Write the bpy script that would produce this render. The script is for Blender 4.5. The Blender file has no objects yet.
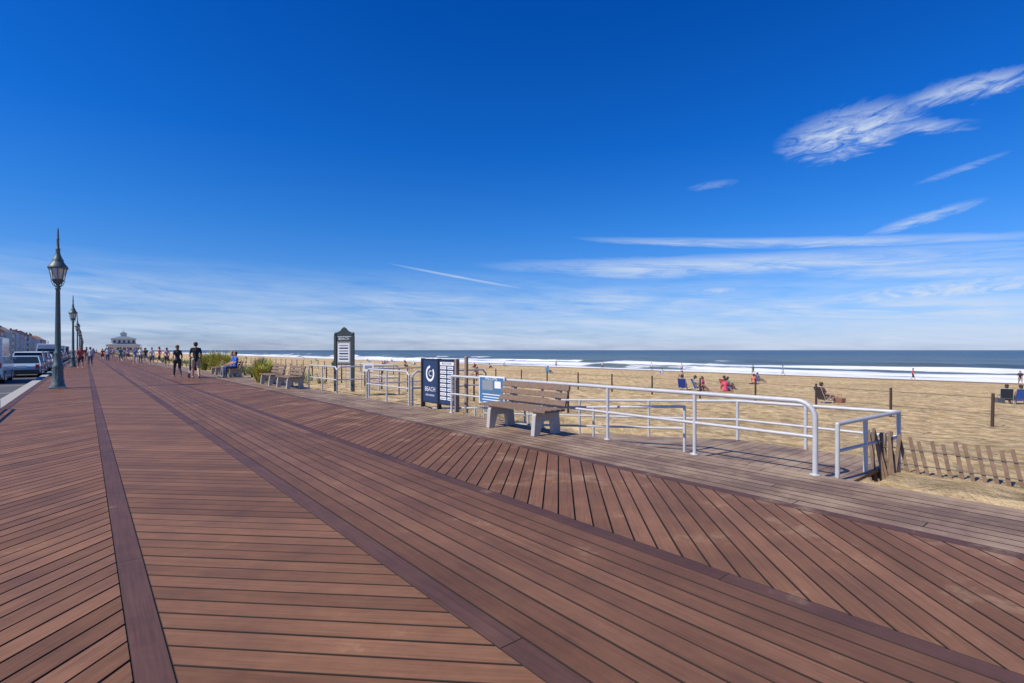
import bpy, bmesh, math, random
from mathutils import Vector, Matrix, noise
R=random.Random(7)
TH=math.radians(39.8); C=math.cos(TH); S=math.sin(TH)
scene=bpy.context.scene
def W(u,v,z=0): return Vector((u*C-v*S,u*S+v*C,z))
def sm(a,b,x):
    t=max(0,min(1,(x-a)/(b-a))); return t*t*(3-2*t)
# ---------------------------------------------------------------- materials
def newmat(name):
    m=bpy.data.materials.new(name); m.use_nodes=True
    nt=m.node_tree; b=nt.nodes['Principled BSDF']; return m,nt,b
def mat(name,col,rough=.6,metal=0,var=.12,scale=12,bump=.0,coat=0):
    m,nt,b=newmat(name); N=nt.nodes; L=nt.links
    tc=N.new('ShaderNodeTexCoord'); n=N.new('ShaderNodeTexNoise'); n.inputs['Scale'].default_value=scale; n.inputs['Detail'].default_value=3
    L.new(tc.outputs['Object'],n.inputs['Vector'])
    mx=N.new('ShaderNodeMix'); mx.data_type='RGBA'
    mx.inputs['A'].default_value=tuple(c*(1-var) for c in col)+(1,); mx.inputs['B'].default_value=tuple(min(1,c*(1+var)) for c in col)+(1,)
    L.new(n.outputs['Fac'],mx.inputs['Factor']); L.new(mx.outputs['Result'],b.inputs['Base Color'])
    b.inputs['Roughness'].default_value=rough; b.inputs['Metallic'].default_value=metal
    if coat: b.inputs['Coat Weight'].default_value=coat
    if bump:
        bp=N.new('ShaderNodeBump'); bp.inputs['Strength'].default_value=bump; bp.inputs['Distance'].default_value=.01
        L.new(n.outputs['Fac'],bp.inputs['Height']); L.new(bp.outputs['Normal'],b.inputs['Normal'])
    return m
_mc={}
def cm(col,rough=.7,**k):
    key=(tuple(round(c,3) for c in col),rough,tuple(sorted(k.items())))
    if key not in _mc: _mc[key]=mat('paint_%d'%len(_mc),col,rough,**k)
    return _mc[key]
def deckmat(name,ang,c0,c1,sand=0.0):
    m,nt,b=newmat(name); N=nt.nodes; L=nt.links
    tc=N.new('ShaderNodeTexCoord')
    at=N.new('ShaderNodeAttribute'); at.attribute_name='rnd'
    mp=N.new('ShaderNodeMapping'); mp.inputs['Rotation'].default_value=(0,0,ang); L.new(tc.outputs['Object'],mp.inputs['Vector'])
    ad=N.new('ShaderNodeVectorMath'); ad.operation='ADD'; cx=N.new('ShaderNodeCombineXYZ')
    mu=N.new('ShaderNodeMath'); mu.operation='MULTIPLY'; mu.inputs[1].default_value=37; L.new(at.outputs['Fac'],mu.inputs[0])
    L.new(mu.outputs[0],cx.inputs['Z']); L.new(mp.outputs[0],ad.inputs[0]); L.new(cx.outputs[0],ad.inputs[1])
    sc=N.new('ShaderNodeVectorMath'); sc.operation='MULTIPLY'; sc.inputs[1].default_value=(2.0,60,1); L.new(ad.outputs[0],sc.inputs[0])
    g=N.new('ShaderNodeTexNoise'); g.inputs['Scale'].default_value=1; g.inputs['Detail'].default_value=3; g.inputs['Roughness'].default_value=.6; L.new(sc.outputs[0],g.inputs['Vector'])
    mx=N.new('ShaderNodeMix'); mx.data_type='RGBA'; mx.inputs['A'].default_value=(*c0,1); mx.inputs['B'].default_value=(*c1,1)
    L.new(at.outputs['Fac'],mx.inputs['Factor'])
    m2=N.new('ShaderNodeMix'); m2.data_type='RGBA'; m2.blend_type='MULTIPLY'; m2.inputs['Factor'].default_value=.7
    rp=N.new('ShaderNodeMapRange'); rp.inputs['From Min'].default_value=.3; rp.inputs['From Max'].default_value=.7; rp.inputs['To Min'].default_value=.72; rp.inputs['To Max'].default_value=1.2
    L.new(g.outputs['Fac'],rp.inputs['Value']); L.new(mx.outputs['Result'],m2.inputs['A']); L.new(rp.outputs[0],m2.inputs['B'])
    n2=N.new('ShaderNodeTexNoise'); n2.inputs['Scale'].default_value=1.3; n2.inputs['Detail'].default_value=6; n2.inputs['Roughness'].default_value=.7; L.new(tc.outputs['Object'],n2.inputs['Vector'])
    r2=N.new('ShaderNodeMapRange'); r2.inputs['From Min'].default_value=.32; r2.inputs['From Max'].default_value=.7; r2.inputs['To Min'].default_value=.80; r2.inputs['To Max'].default_value=1.25; L.new(n2.outputs['Fac'],r2.inputs['Value'])
    m3=N.new('ShaderNodeMix'); m3.data_type='RGBA'; m3.blend_type='MULTIPLY'; m3.inputs['Factor'].default_value=1
    L.new(m2.outputs['Result'],m3.inputs['A']); L.new(r2.outputs[0],m3.inputs['B'])
    # sand dust
    sx=N.new('ShaderNodeSeparateXYZ'); L.new(tc.outputs['Object'],sx.inputs[0])
    ru=N.new('ShaderNodeMapRange'); ru.inputs['From Min'].default_value=2.2; ru.inputs['From Max'].default_value=6.5; ru.inputs['To Min'].default_value=-.19; ru.inputs['To Max'].default_value=-.03+sand*.06; L.new(sx.outputs['X'],ru.inputs['Value'])
    sa=N.new('ShaderNodeMath'); sa.operation='ADD'; L.new(n2.outputs['Fac'],sa.inputs[0]); L.new(ru.outputs[0],sa.inputs[1])
    r3=N.new('ShaderNodeMapRange'); r3.inputs['From Min'].default_value=.44; r3.inputs['From Max'].default_value=.66; r3.inputs['To Max'].default_value=.7; L.new(sa.outputs[0],r3.inputs['Value'])
    m4=N.new('ShaderNodeMix'); m4.data_type='RGBA'; L.new(r3.outputs[0],m4.inputs['Factor']); L.new(m3.outputs['Result'],m4.inputs['A']); m4.inputs['B'].default_value=(.44,.325,.205,1)
    L.new(m4.outputs['Result'],b.inputs['Base Color'])
    rr=N.new('ShaderNodeMapRange'); rr.inputs['To Min'].default_value=.45; rr.inputs['To Max'].default_value=.7; L.new(n2.outputs['Fac'],rr.inputs['Value']); L.new(rr.outputs[0],b.inputs['Roughness'])
    b.inputs['Specular IOR Level'].default_value=.25
    bp=N.new('ShaderNodeBump'); bp.inputs['Strength'].default_value=.3; bp.inputs['Distance'].default_value=.003; L.new(g.outputs['Fac'],bp.inputs['Height']); L.new(bp.outputs[0],b.inputs['Normal'])
    return m
# ---------------------------------------------------------------- mesh builder
class MB:
    def __init__(s): s.v=[];s.f=[];s.m=[];s.sm=[];s.mats=[];s.rnd=[]
    def mi(s,m):
        if m not in s.mats: s.mats.append(m)
        return s.mats.index(m)
    def add(s,vs,fs,m,smooth=False,rnd=0):
        o=len(s.v); s.v+= [tuple(p) for p in vs]; i=s.mi(m)
        for f in fs: s.f.append([o+k for k in f]); s.m.append(i); s.sm.append(smooth); s.rnd.append(rnd)
    def box(s,c,d,m,rot=None,rnd=.5):
        c=Vector(c); vs=[]
        for x in(-.5,.5):
            for y in(-.5,.5):
                for z in(-.5,.5):
                    p=Vector((x*d[0],y*d[1],z*d[2]))
                    if rot is not None: p=rot@p
                    vs.append(c+p)
        s.add(vs,[(0,1,3,2),(4,6,7,5),(0,4,5,1),(2,3,7,6),(0,2,6,4),(1,5,7,3)],m,False,rnd)
    def cyl(s,a,b,r0,r1,m,n=10,caps=True,smooth=True):
        a=Vector(a);b=Vector(b); d=(b-a).normalized(); q=d.to_track_quat('Z','Y'); vs=[]
        for c,r in((a,r0),(b,r1)):
            for i in range(n):
                t=2*math.pi*i/n; vs.append(c+q@Vector((r*math.cos(t),r*math.sin(t),0)))
        s.add(vs,[(i,(i+1)%n,n+(i+1)%n,n+i) for i in range(n)],m,smooth)
        if caps: s.add(vs,[tuple(range(n-1,-1,-1)),tuple(range(n,2*n))],m)
    def ell(s,c,r,m,n=10,k=7,rot=None):
        c=Vector(c); vs=[];fs=[]
        for j in range(k+1):
            ph=math.pi*j/k
            for i in range(n):
                t=2*math.pi*i/n; p=Vector((r[0]*math.sin(ph)*math.cos(t),r[1]*math.sin(ph)*math.sin(t),-r[2]*math.cos(ph)))
                if rot is not None:p=rot@p
                vs.append(c+p)
        for j in range(k):
            for i in range(n): fs.append((j*n+i,j*n+(i+1)%n,(j+1)*n+(i+1)%n,(j+1)*n+i))
        s.add(vs,fs,m,True)
    def lathe(s,prof,m,n=16,c=(0,0,0),smooth=True):
        vs=[];fs=[]
        for r,z in prof:
            for i in range(n):
                t=2*math.pi*i/n; vs.append((c[0]+r*math.cos(t),c[1]+r*math.sin(t),c[2]+z))
        for j in range(len(prof)-1):
            for i in range(n): fs.append((j*n+i,j*n+(i+1)%n,(j+1)*n+(i+1)%n,(j+1)*n+i))
        s.add(vs,fs,m,smooth)
    def pipe(s,pts,r,m,n=8):
        for a,b in zip(pts,pts[1:]): s.cyl(a,b,r,r,m,n)
        for p in pts[1:-1]: s.ell(p,(r,r,r),m,n,6)
    def prism(s,poly,x0,x1,m,axis=0,sc=1.0):
        n=len(poly); vs=[]
        for x in(x0,x1):
            for a,b in poly: vs.append((x,a,b) if axis==0 else ((a,x,b) if axis==1 else (a,b,x)))
        fs=[(i,(i+1)%n,n+(i+1)%n,n+i) for i in range(n)]+[tuple(range(n-1,-1,-1)),tuple(range(n,2*n))]
        s.add(vs,fs,m)
    def text(s,txt,size,mtx,m,align='CENTER'):
        cu=bpy.data.curves.new('t','FONT'); cu.body=txt; cu.size=size; cu.align_x=align; cu.resolution_u=2
        ob=bpy.data.objects.new('t',cu); scene.collection.objects.link(ob)
        dg=bpy.context.evaluated_depsgraph_get(); me=bpy.data.meshes.new_from_object(ob.evaluated_get(dg))
        s.add([mtx@v.co for v in me.vertices],[tuple(p.vertices) for p in me.polygons],m)
        bpy.data.objects.remove(ob); bpy.data.meshes.remove(me)
    def obj(s,name,loc=(0,0,0),rz=0,bevel=0,rnd=False,fix=True):
        me=bpy.data.meshes.new(name); me.from_pydata(s.v,[],s.f)
        for m in s.mats: me.materials.append(m)
        me.polygons.foreach_set('material_index',s.m); me.polygons.foreach_set('use_smooth',s.sm)
        if rnd:
            a=me.attributes.new('rnd','FLOAT','FACE'); a.data.foreach_set('value',s.rnd)
        me.update()
        if fix:
            bm=bmesh.new(); bm.from_mesh(me); bmesh.ops.recalc_face_normals(bm,faces=bm.faces); bm.to_mesh(me); bm.free()
        o=bpy.data.objects.new(name,me); scene.collection.objects.link(o); o.location=loc; o.rotation_euler=(0,0,rz)
        if bevel:
            b=o.modifiers.new('bevel','BEVEL'); b.width=bevel; b.segments=2; b.limit_method='ANGLE'
        return o
def put(mb,name,u=0,v=0,z=0,h=0,**k): return mb.obj(name,W(u,v,z),TH+h,**k)
# ---------------------------------------------------------------- camera
cam=bpy.data.cameras.new('camera'); co=bpy.data.objects.new('camera',cam); scene.collection.objects.link(co)
co.location=(0,0,1.45); co.rotation_euler=(math.radians(90),0,0); cam.lens=18; cam.sensor_width=36; cam.shift_y=8.5/1024; cam.clip_end=40000; cam.clip_start=.05
scene.camera=co
# ---------------------------------------------------------------- sun + sky
tosun=Vector((-.66,-.40,.80)).normalized()
sl=bpy.data.lights.new('sun','SUN'); sl.energy=5.0; sl.angle=math.radians(.53); sl.color=(1,.93,.81)
so=bpy.data.objects.new('sun',sl); scene.collection.objects.link(so); so.rotation_euler=tosun.to_track_quat('Z','Y').to_euler()
w=bpy.data.worlds.new('World'); scene.world=w; w.use_nodes=True; nt=w.node_tree; N=nt.nodes; L=nt.links; N.clear()
def mth(op,a,b=None,c=None,clamp=False):
    n=N.new('ShaderNodeMath'); n.operation=op; n.use_clamp=clamp
    for i,x in enumerate((a,b,c)):
        if x is None: continue
        if isinstance(x,(int,float)): n.inputs[i].default_value=x
        else: L.new(x,n.inputs[i])
    return n.outputs[0]
tc=N.new('ShaderNodeTexCoord'); sx=N.new('ShaderNodeSeparateXYZ'); L.new(tc.outputs['Generated'],sx.inputs[0])
DEG=57.29578
az=mth('MULTIPLY',mth('ARCTAN2',sx.outputs['X'],sx.outputs['Y']),DEG)
el=mth('MULTIPLY',mth('ARCSINE',sx.outputs['Z']),DEG)
sky=N.new('ShaderNodeTexSky'); sky.sky_type='NISHITA'; sky.sun_disc=False
sky.sun_elevation=math.asin(tosun.z); sky.sun_rotation=math.atan2(tosun.x,tosun.y); sky.air_density=1.0; sky.dust_density=.3; sky.ozone_density=3.0; sky.altitude=0
ramp=N.new('ShaderNodeValToRGB'); r=ramp.color_ramp
L.new(mth('DIVIDE',el,60,clamp=True),ramp.inputs[0])
stops=[(0,(.60,.74,1.32)),(.04,(.56,.77,1.32)),(.12,(.36,.74,1.33)),(.22,(.17,.69,1.40)),(.35,(.05,.59,1.46)),(.55,(.015,.50,1.42)),(1,(.015,.46,1.30))]
stops=[(p,tuple(x/1.5 for x in c)) for p,c in stops]
r.elements[0].position=0; r.elements[0].color=(*stops[0][1],1); r.elements[1].position=1; r.elements[1].color=(*stops[-1][1],1)
for p,c in stops[1:-1]:
    e=r.elements.new(p); e.color=(*c,1)
tint=N.new('ShaderNodeMix'); tint.data_type='RGBA'; tint.blend_type='MULTIPLY'; tint.inputs['Factor'].default_value=1
L.new(sky.outputs[0],tint.inputs['A']); L.new(ramp.outputs[0],tint.inputs['B'])
sc15=N.new('ShaderNodeVectorMath'); sc15.operation='SCALE'; sc15.inputs['Scale'].default_value=1.5; L.new(tint.outputs['Result'],sc15.inputs[0])
def wnoise(sa,se,skew,det,rough,dist=.5,seed=0):
    cx=N.new('ShaderNodeCombineXYZ'); L.new(mth('MULTIPLY',az,sa),cx.inputs[0]); L.new(mth('MULTIPLY',mth('ADD',el,mth('MULTIPLY',az,skew)),se),cx.inputs[1]); cx.inputs[2].default_value=seed
    n=N.new('ShaderNodeTexNoise'); n.inputs['Scale'].default_value=1; n.inputs['Detail'].default_value=det; n.inputs['Roughness'].default_value=rough; n.inputs['Distortion'].default_value=dist; L.new(cx.outputs[0],n.inputs['Vector']); return n.outputs['Fac']
NS=wnoise(.13,1.2,.05,6,.68,.5,1)      # streaks
NW=wnoise(.36,1.3,-.10,6,.66,1.1,4)       # wisps
NL=wnoise(.06,.6,.0,4,.6,.4,8)       # bank
def blob(a0,e0,rx,ry,rot,dens,src,lo,hi,warp=0):
    cr,sr=math.cos(math.radians(rot)),math.sin(math.radians(rot))
    da=mth('SUBTRACT',az,a0); de=mth('SUBTRACT',el,e0)
    a=mth('ADD',mth('MULTIPLY',da,cr),mth('MULTIPLY',de,sr)); b=mth('SUBTRACT',mth('MULTIPLY',de,cr),mth('MULTIPLY',da,sr))
    if warp: b=mth('ADD',b,mth('MULTIPLY',mth('SUBTRACT',src,.5),warp))
    q=mth('ADD',mth('POWER',mth('ABSOLUTE',mth('DIVIDE',a,rx)),2),mth('POWER',mth('ABSOLUTE',mth('DIVIDE',b,ry)),2))
    m=mth('SUBTRACT',1,q,clamp=True); m=mth('POWER',m,1.2)
    nn=N.new('ShaderNodeMapRange'); nn.inputs['From Min'].default_value=lo; nn.inputs['From Max'].default_value=hi; L.new(src,nn.inputs['Value'])
    return mth('MULTIPLY',mth('MULTIPLY',m,nn.outputs[0]),dens)
bl=[blob(33.2,19.7,6.4,2.3,4,1.1,NW,.34,.66,2.6),
 blob(41.8,20.9,5.2,1.1,-1,.9,NW,.34,.66,1.6),
 blob(38.5,18.9,4.4,.7,-12,.6,NW,.32,.66,1.2),
 blob(28,10.5,22,.55,-4.8,.75,NS,.2,.6,.8),
 blob(24,8.6,29,1.35,-1.6,.9,NS,.26,.62,1.2),
 blob(40,6.8,15,1.0,-4,.8,NS,.28,.64,1.0),
 blob(-5.6,8.0,8.6,.17,-9.6,.6,NS,.0,.5,.0),
 blob(38.7,11.3,4.6,.55,12,.7,NW,.28,.62,.8),
 blob(21.3,16.7,2.8,.45,3,.3,NW,.3,.65,.6),
 blob(41.2,14.9,3.4,.3,12,.4,NW,.3,.65,.6),
 blob(34,3.6,22,2.0,-1,1.0,NS,.32,.62,1.4),
 blob(40,5.2,12,1.0,3,1.0,NW,.32,.62,1.0),
 blob(13,5.0,18,2.6,0,.7,NS,.34,.64,1.4),
 blob(22,6.2,2.2,.4,0,.7,NW,.3,.6,.6),
 blob(-36,4.9,18,2.8,-2,.6,NS,.34,.68,1.2),
 blob(-10,5.0,20,2.8,1,.6,NS,.36,.68,1.2)]
hm=N.new('ShaderNodeMapRange'); hm.inputs['From Min'].default_value=.36; hm.inputs['From Max'].default_value=.62; L.new(mth('ADD',mth('MULTIPLY',NL,.5),mth('MULTIPLY',NS,.5)),hm.inputs['Value'])
he=N.new('ShaderNodeMapRange'); he.inputs['From Min'].default_value=9.0; he.inputs['From Max'].default_value=1.5; L.new(el,he.inputs['Value'])
tot=mth('MULTIPLY',mth('MULTIPLY',hm.outputs[0],he.outputs[0]),.85)
for b_ in bl: tot=mth('MAXIMUM',tot,b_)
tot=mth('MINIMUM',tot,.9)
cmx=N.new('ShaderNodeMix'); cmx.data_type='RGBA'; L.new(tot,cmx.inputs['Factor']); L.new(sc15.outputs[0],cmx.inputs['A']); cmx.inputs['B'].default_value=(6.2,7.2,8.8,1)
bg=N.new('ShaderNodeBackground'); bg.inputs['Strength'].default_value=.1; L.new(cmx.outputs['Result'],bg.inputs[0])
wo=N.new('ShaderNodeOutputWorld'); L.new(bg.outputs[0],wo.inputs[0])
# ---------------------------------------------------------------- boardwalk
dm1=deckmat('deck_boards_diag_a',math.radians(-45),(.165,.077,.038),(.245,.118,.062))
dm2=deckmat('deck_boards_diag_b',math.radians(45),(.170,.080,.040),(.250,.120,.062))
dm3=deckmat('deck_boards_long',math.radians(90),(.150,.070,.038),(.215,.104,.058))
dmt=deckmat('deck_trim',math.radians(90),(.095,.045,.032),(.12,.060,.044))
dmo=deckmat('deck_boards_weathered',math.radians(90),(.20,.125,.080),(.29,.19,.13),sand=1)
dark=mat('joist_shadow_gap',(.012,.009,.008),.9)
edge=mat('board_edge_shade',(.03,.016,.010),.85)  # near-black chamfers and side walls: shade of the board gaps put into the colour
bw=MB()
def board(p,a,b,m,zt=0,th=.03,ch=.003):
    p=Vector(p);a=Vector(a);b=Vector(b); zt+=R.uniform(-.0012,.0012)
    ea=a.normalized()*ch*1.4; eb=b.normalized()*ch*1.4
    o=[p,p+a,p+a+b,p+b]; i=[p+ea+eb,p+a-ea+eb,p+a+b-ea-eb,p+b+ea-eb]
    vs=[(q.x,q.y,zt) for q in i]+[(q.x,q.y,zt-ch) for q in o]+[(q.x,q.y,zt-th) for q in o]
    rn=R.random()
    bw.add(vs,[(0,1,2,3)],m,False,rn)
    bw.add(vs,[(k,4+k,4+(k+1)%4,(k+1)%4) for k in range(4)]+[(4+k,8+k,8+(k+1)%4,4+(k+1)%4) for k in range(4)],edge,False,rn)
V0,V1=-14,330
P=.145; G=.010
def diag(u0,u1,sgn,m):
    step=P*math.sqrt(2); wv=step-G*math.sqrt(2); du=u1-u0; v=V0
    while v<V1: board((u0,v),(du,sgn*du),(0,wv),m); v+=step
def longi(u0,u1,n,m,L0=4.88,g=G):
    pw=(u1-u0)/n
    for k in range(n):
        v=V0-R.random()*L0
        while v<V1:
            board((u0+k*pw+g/2,v),(pw-g,0),(0,L0-.0015),m,ch=.0025); v+=L0
diag(-1.45,.162,1,dm1); longi(.162,.31,1,dmt,g=.006); diag(.31,1.545,-1,dm2); longi(1.545,1.695,1,dmt,g=.006)
longi(1.695,3.075,9,dm3,12.2); longi(3.075,3.215,1,dmt,g=.006); diag(3.215,4.995,1,dm1); longi(4.995,5.125,1,dmt,g=.006); longi(5.125,6.55,9,dmo,4.88,.012); longi(-1.60,-1.453,1,dmt)
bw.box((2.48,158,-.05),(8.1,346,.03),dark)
bw.box((-1.615,158,-.15),(.03,346,.29),dmt); bw.box((6.57,158,-.2),(.03,346,.37),dmo)
far=[(-1.6,V1,-.004),(6.55,V1,-.004),(6.55,1500,-.004),(-1.6,1500,-.004)]
bw.add(far,[(0,1,2,3)],dm3,False,.5)
put(bw,'boardwalk',fix=True,rnd=True)
# ---------------------------------------------------------------- beach
def ground_z(u,v):
    if v<2.0: z=-.055+.085*sm(6.3,7.0,u)-.10*sm(7.0,8.0,u)-.78*sm(8.0,11.5,u)
    else: z=-.12-.73*sm(8.2,11.5,u)
    if u<12:
        t=sm(1.75,2.15,v)*(1-sm(11,13,v)); z2=-.30-.55*sm(6.4,7.4,u); z=z*(1-t)+z2*t
        t2=sm(12,14,v); z3=-.15-.7*sm(8,14,u); z=z*(1-t2)+z3*t2 if v>12 else z
    if u>11.5: z=-.85-2.2*((u-11.5)/85.5)
    return z
def grid_axis(a,b,s0,g,mx):
    r=[a]; s=s0
    while r[-1]<b: r.append(r[-1]+s); s=min(mx,s*g)
    r[-1]=b; return r
us=grid_axis(6.1,125,.10,1.016,4); vp=grid_axis(0,3000,.11,1.018,60); vn=grid_axis(0,300,.14,1.07,20)
vs_=[-x for x in reversed(vn[1:])]+vp
bm_=MB(); vv=[];ff=[]
for v in vs_:
    for u in us:
        z=ground_z(u,v)
        if u<=8 and v<2.0: z+=.035*noise.noise(Vector((u*2.2,v*1.6,0)))+.012*noise.noise(Vector((u*7,v*7,0)))
        if u>6.7 and v<150:
            am=.075*sm(7.2,9,u)*(1-sm(80,95,u))
            q=noise.noise(Vector((u*2.4,v*2.4,3)))
            z+=am*(.8*noise.noise(Vector((u*.9,v*.9,0)))-1.3*abs(q)+.4)+ (.16*noise.noise(Vector((u*.2,v*.2,5))) if 12<u<85 else 0)
        if u<6.62 and v>1.9: z=-.3
        vv.append((u,v,z))
nu=len(us)
for j in range(len(vs_)-1):
    for i in range(nu-1): ff.append((j*nu+i,j*nu+i+1,(j+1)*nu+i+1,(j+1)*nu+i))
sm_,nt,b=newmat('beach_sand'); N2=nt.nodes; L2=nt.links
tc=N2.new('ShaderNodeTexCoord')
n1=N2.new('ShaderNodeTexNoise'); n1.inputs['Scale'].default_value=1.9; n1.inputs['Detail'].default_value=7; n1.inputs['Roughness'].default_value=.76; L2.new(tc.outputs['Object'],n1.inputs['Vector'])
n0=N2.new('ShaderNodeTexNoise'); n0.inputs['Scale'].default_value=.16; n0.inputs['Detail'].default_value=4; L2.new(tc.outputs['Object'],n0.inputs['Vector'])
cr=N2.new('ShaderNodeValToRGB'); cr.color_ramp.elements[0].position=.33; cr.color_ramp.elements[0].color=(.34,.225,.10,1); cr.color_ramp.elements[1].position=.58; cr.color_ramp.elements[1].color=(.74,.545,.29,1)  # strong tone contrast puts relief shading into the sand colour
L2.new(n1.outputs['Fac'],cr.inputs[0])
m0=N2.new('ShaderNodeMix'); m0.data_type='RGBA'; m0.blend_type='MULTIPLY'; m0.inputs['Factor'].default_value=1
mr=N2.new('ShaderNodeMapRange'); mr.inputs['From Min'].default_value=.35; mr.inputs['From Max'].default_value=.65; mr.inputs['To Min'].default_value=.85; mr.inputs['To Max'].default_value=1.1; L2.new(n0.outputs['Fac'],mr.inputs['Value'])
L2.new(cr.outputs[0],m0.inputs['A']); L2.new(mr.outputs[0],m0.inputs['B'])
vo=N2.new('ShaderNodeTexVoronoi'); vo.inputs['Scale'].default_value=1.6; L2.new(tc.outputs['Object'],vo.inputs['Vector'])
vs2=N2.new('ShaderNodeMapRange'); vs2.inputs['From Min'].default_value=.16; vs2.inputs['From Max'].default_value=.07; vs2.inputs['To Max'].default_value=.65; L2.new(vo.outputs['Distance'],vs2.inputs['Value'])
m1=N2.new('ShaderNodeMix'); m1.data_type='RGBA'; L2.new(vs2.outputs[0],m1.inputs['Factor']); L2.new(m0.outputs['Result'],m1.inputs['A']); m1.inputs['B'].default_value=(.14,.095,.05,1)  # dark cell centres: shade in footprint pits painted into the albedo
sxx=N2.new('ShaderNodeSeparateXYZ'); L2.new(tc.outputs['Object'],sxx.inputs[0])
wt=N2.new('ShaderNodeMapRange'); wt.inputs['From Min'].default_value=85; wt.inputs['From Max'].default_value=93; L2.new(sxx.outputs['X'],wt.inputs['Value'])
m2=N2.new('ShaderNodeMix'); m2.data_type='RGBA'; L2.new(wt.outputs[0],m2.inputs['Factor']); L2.new(m1.outputs['Result'],m2.inputs['A']); m2.inputs['B'].default_value=(.26,.175,.10,1)
L2.new(m2.outputs['Result'],b.inputs['Base Color']); b.inputs['Roughness'].default_value=.95; b.inputs['Specular IOR Level'].default_value=.15
ab=N2.new('ShaderNodeMath'); ab.operation='ADD'; L2.new(n1.outputs['Fac'],ab.inputs[0]); L2.new(vo.outputs['Distance'],ab.inputs[1])
bp=N2.new('ShaderNodeBump'); bp.inputs['Strength'].default_value=1; bp.inputs['Distance'].default_value=.22; L2.new(ab.outputs[0],bp.inputs['Height']); L2.new(bp.outputs[0],b.inputs['Normal'])
bm_.add(vv,ff,sm_,True); put(bm_,'beach_sand',fix=False)
# ---------------------------------------------------------------- sea
seam,nt,b=newmat('sea_water'); N2=nt.nodes; L2=nt.links
def m2h(op,a,b_=None,clamp=False):
    n=N2.new('ShaderNodeMath'); n.operation=op; n.use_clamp=clamp
    for i,x in enumerate((a,b_)):
        if x is None: continue
        if isinstance(x,(int,float)): n.inputs[i].default_value=x
        else: L2.new(x,n.inputs[i])
    return n.outputs[0]
def nz(scale,vec,det=5,rough=.6):
    s=N2.new('ShaderNodeVectorMath'); s.operation='MULTIPLY'; s.inputs[1].default_value=vec; L2.new(tc.outputs['Object'],s.inputs[0])
    n=N2.new('ShaderNodeTexNoise'); n.inputs['Scale'].default_value=scale; n.inputs['Detail'].default_value=det; n.inputs['Roughness'].default_value=rough; L2.new(s.outputs[0],n.inputs['Vector']); return n.outputs['Fac']
tc=N2.new('ShaderNodeTexCoord'); sxx=N2.new('ShaderNodeSeparateXYZ'); L2.new(tc.outputs['Object'],sxx.inputs[0])
U=sxx.outputs['X']
wv=m2h('MULTIPLY',m2h('SUBTRACT',nz(.025,(1,1,1),5),.5),34)
Uw=m2h('ADD',U,wv)
def band(c,wd,src=None):
    return m2h('SUBTRACT',1,m2h('ABSOLUTE',m2h('DIVIDE',m2h('SUBTRACT',src or Uw,c),wd)),clamp=True)
streak=nz(.35,(1,.35,1),5,.75)
pres=nz(.018,(.6,1,1),2); pres2=nz(.022,(1.1,1,1),2)
f1=m2h('MULTIPLY',band(98,5,U),2.5)
f2=m2h('MULTIPLY',m2h('MULTIPLY',band(113,18),2.3),m2h('MULTIPLY',m2h('SUBTRACT',pres,.26),6,clamp=True))
f3=m2h('MULTIPLY',m2h('MULTIPLY',band(144,12),2.2),m2h('MULTIPLY',m2h('SUBTRACT',pres2,.43),8,clamp=True))
f4=m2h('MULTIPLY',m2h('MULTIPLY',band(188,12),2.0),m2h('MULTIPLY',m2h('SUBTRACT',pres,.50),8,clamp=True))
fo=m2h('MAXIMUM',m2h('MAXIMUM',f1,f2),m2h('MAXIMUM',f3,f4))
ft=m2h('MULTIPLY',m2h('SUBTRACT',m2h('ADD',fo,m2h('MULTIPLY',streak,1.8)),1.45),2.5,clamp=True)
caps=m2h('MULTIPLY',m2h('SUBTRACT',nz(.12,(1,.3,1),4,.75),.65),12,clamp=True)
ft=m2h('MAXIMUM',ft,m2h('MULTIPLY',caps,.5))
dr=N2.new('ShaderNodeMapRange'); dr.inputs['From Min'].default_value=95; dr.inputs['From Max'].default_value=600; L2.new(U,dr.inputs['Value'])
wc=N2.new('ShaderNodeMix'); wc.data_type='RGBA'; L2.new(dr.outputs[0],wc.inputs['Factor']); wc.inputs['A'].default_value=(.12,.145,.115,1); wc.inputs['B'].default_value=(.04,.075,.09,1)
swl=nz(.05,(1,.18,1),4,.65)
sw=N2.new('ShaderNodeMapRange'); sw.inputs['From Min'].default_value=.35; sw.inputs['From Max'].default_value=.65; sw.inputs['To Min'].default_value=.65; sw.inputs['To Max'].default_value=1.3; L2.new(swl,sw.inputs['Value'])
wc2=N2.new('ShaderNodeMix'); wc2.data_type='RGBA'; wc2.blend_type='MULTIPLY'; wc2.inputs['Factor'].default_value=1; L2.new(wc.outputs['Result'],wc2.inputs['A']); L2.new(sw.outputs[0],wc2.inputs['B'])
mx=N2.new('ShaderNodeMix'); mx.data_type='RGBA'; L2.new(ft,mx.inputs['Factor']); L2.new(wc2.outputs['Result'],mx.inputs['A']); mx.inputs['B'].default_value=(.80,.81,.81,1)
L2.new(mx.outputs['Result'],b.inputs['Base Color'])
L2.new(m2h('ADD',m2h('MULTIPLY',ft,.5),.28),b.inputs['Roughness']); b.inputs['IOR'].default_value=1.33; b.inputs['Specular IOR Level'].default_value=.35
hh=m2h('ADD',nz(.5,(1,.4,1),4,.6),m2h('MULTIPLY',nz(.07,(1,.3,1),2,.5),4))
bp=N2.new('ShaderNodeBump'); bp.inputs['Strength'].default_value=1; bp.inputs['Distance'].default_value=.9; L2.new(hh,bp.inputs['Height']); L2.new(bp.outputs[0],b.inputs['Normal'])
us=grid_axis(90,15000,.8,1.03,900); vp=grid_axis(0,15000,1.5,1.035,900); vn=grid_axis(0,8000,1.5,1.1,900)
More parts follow.
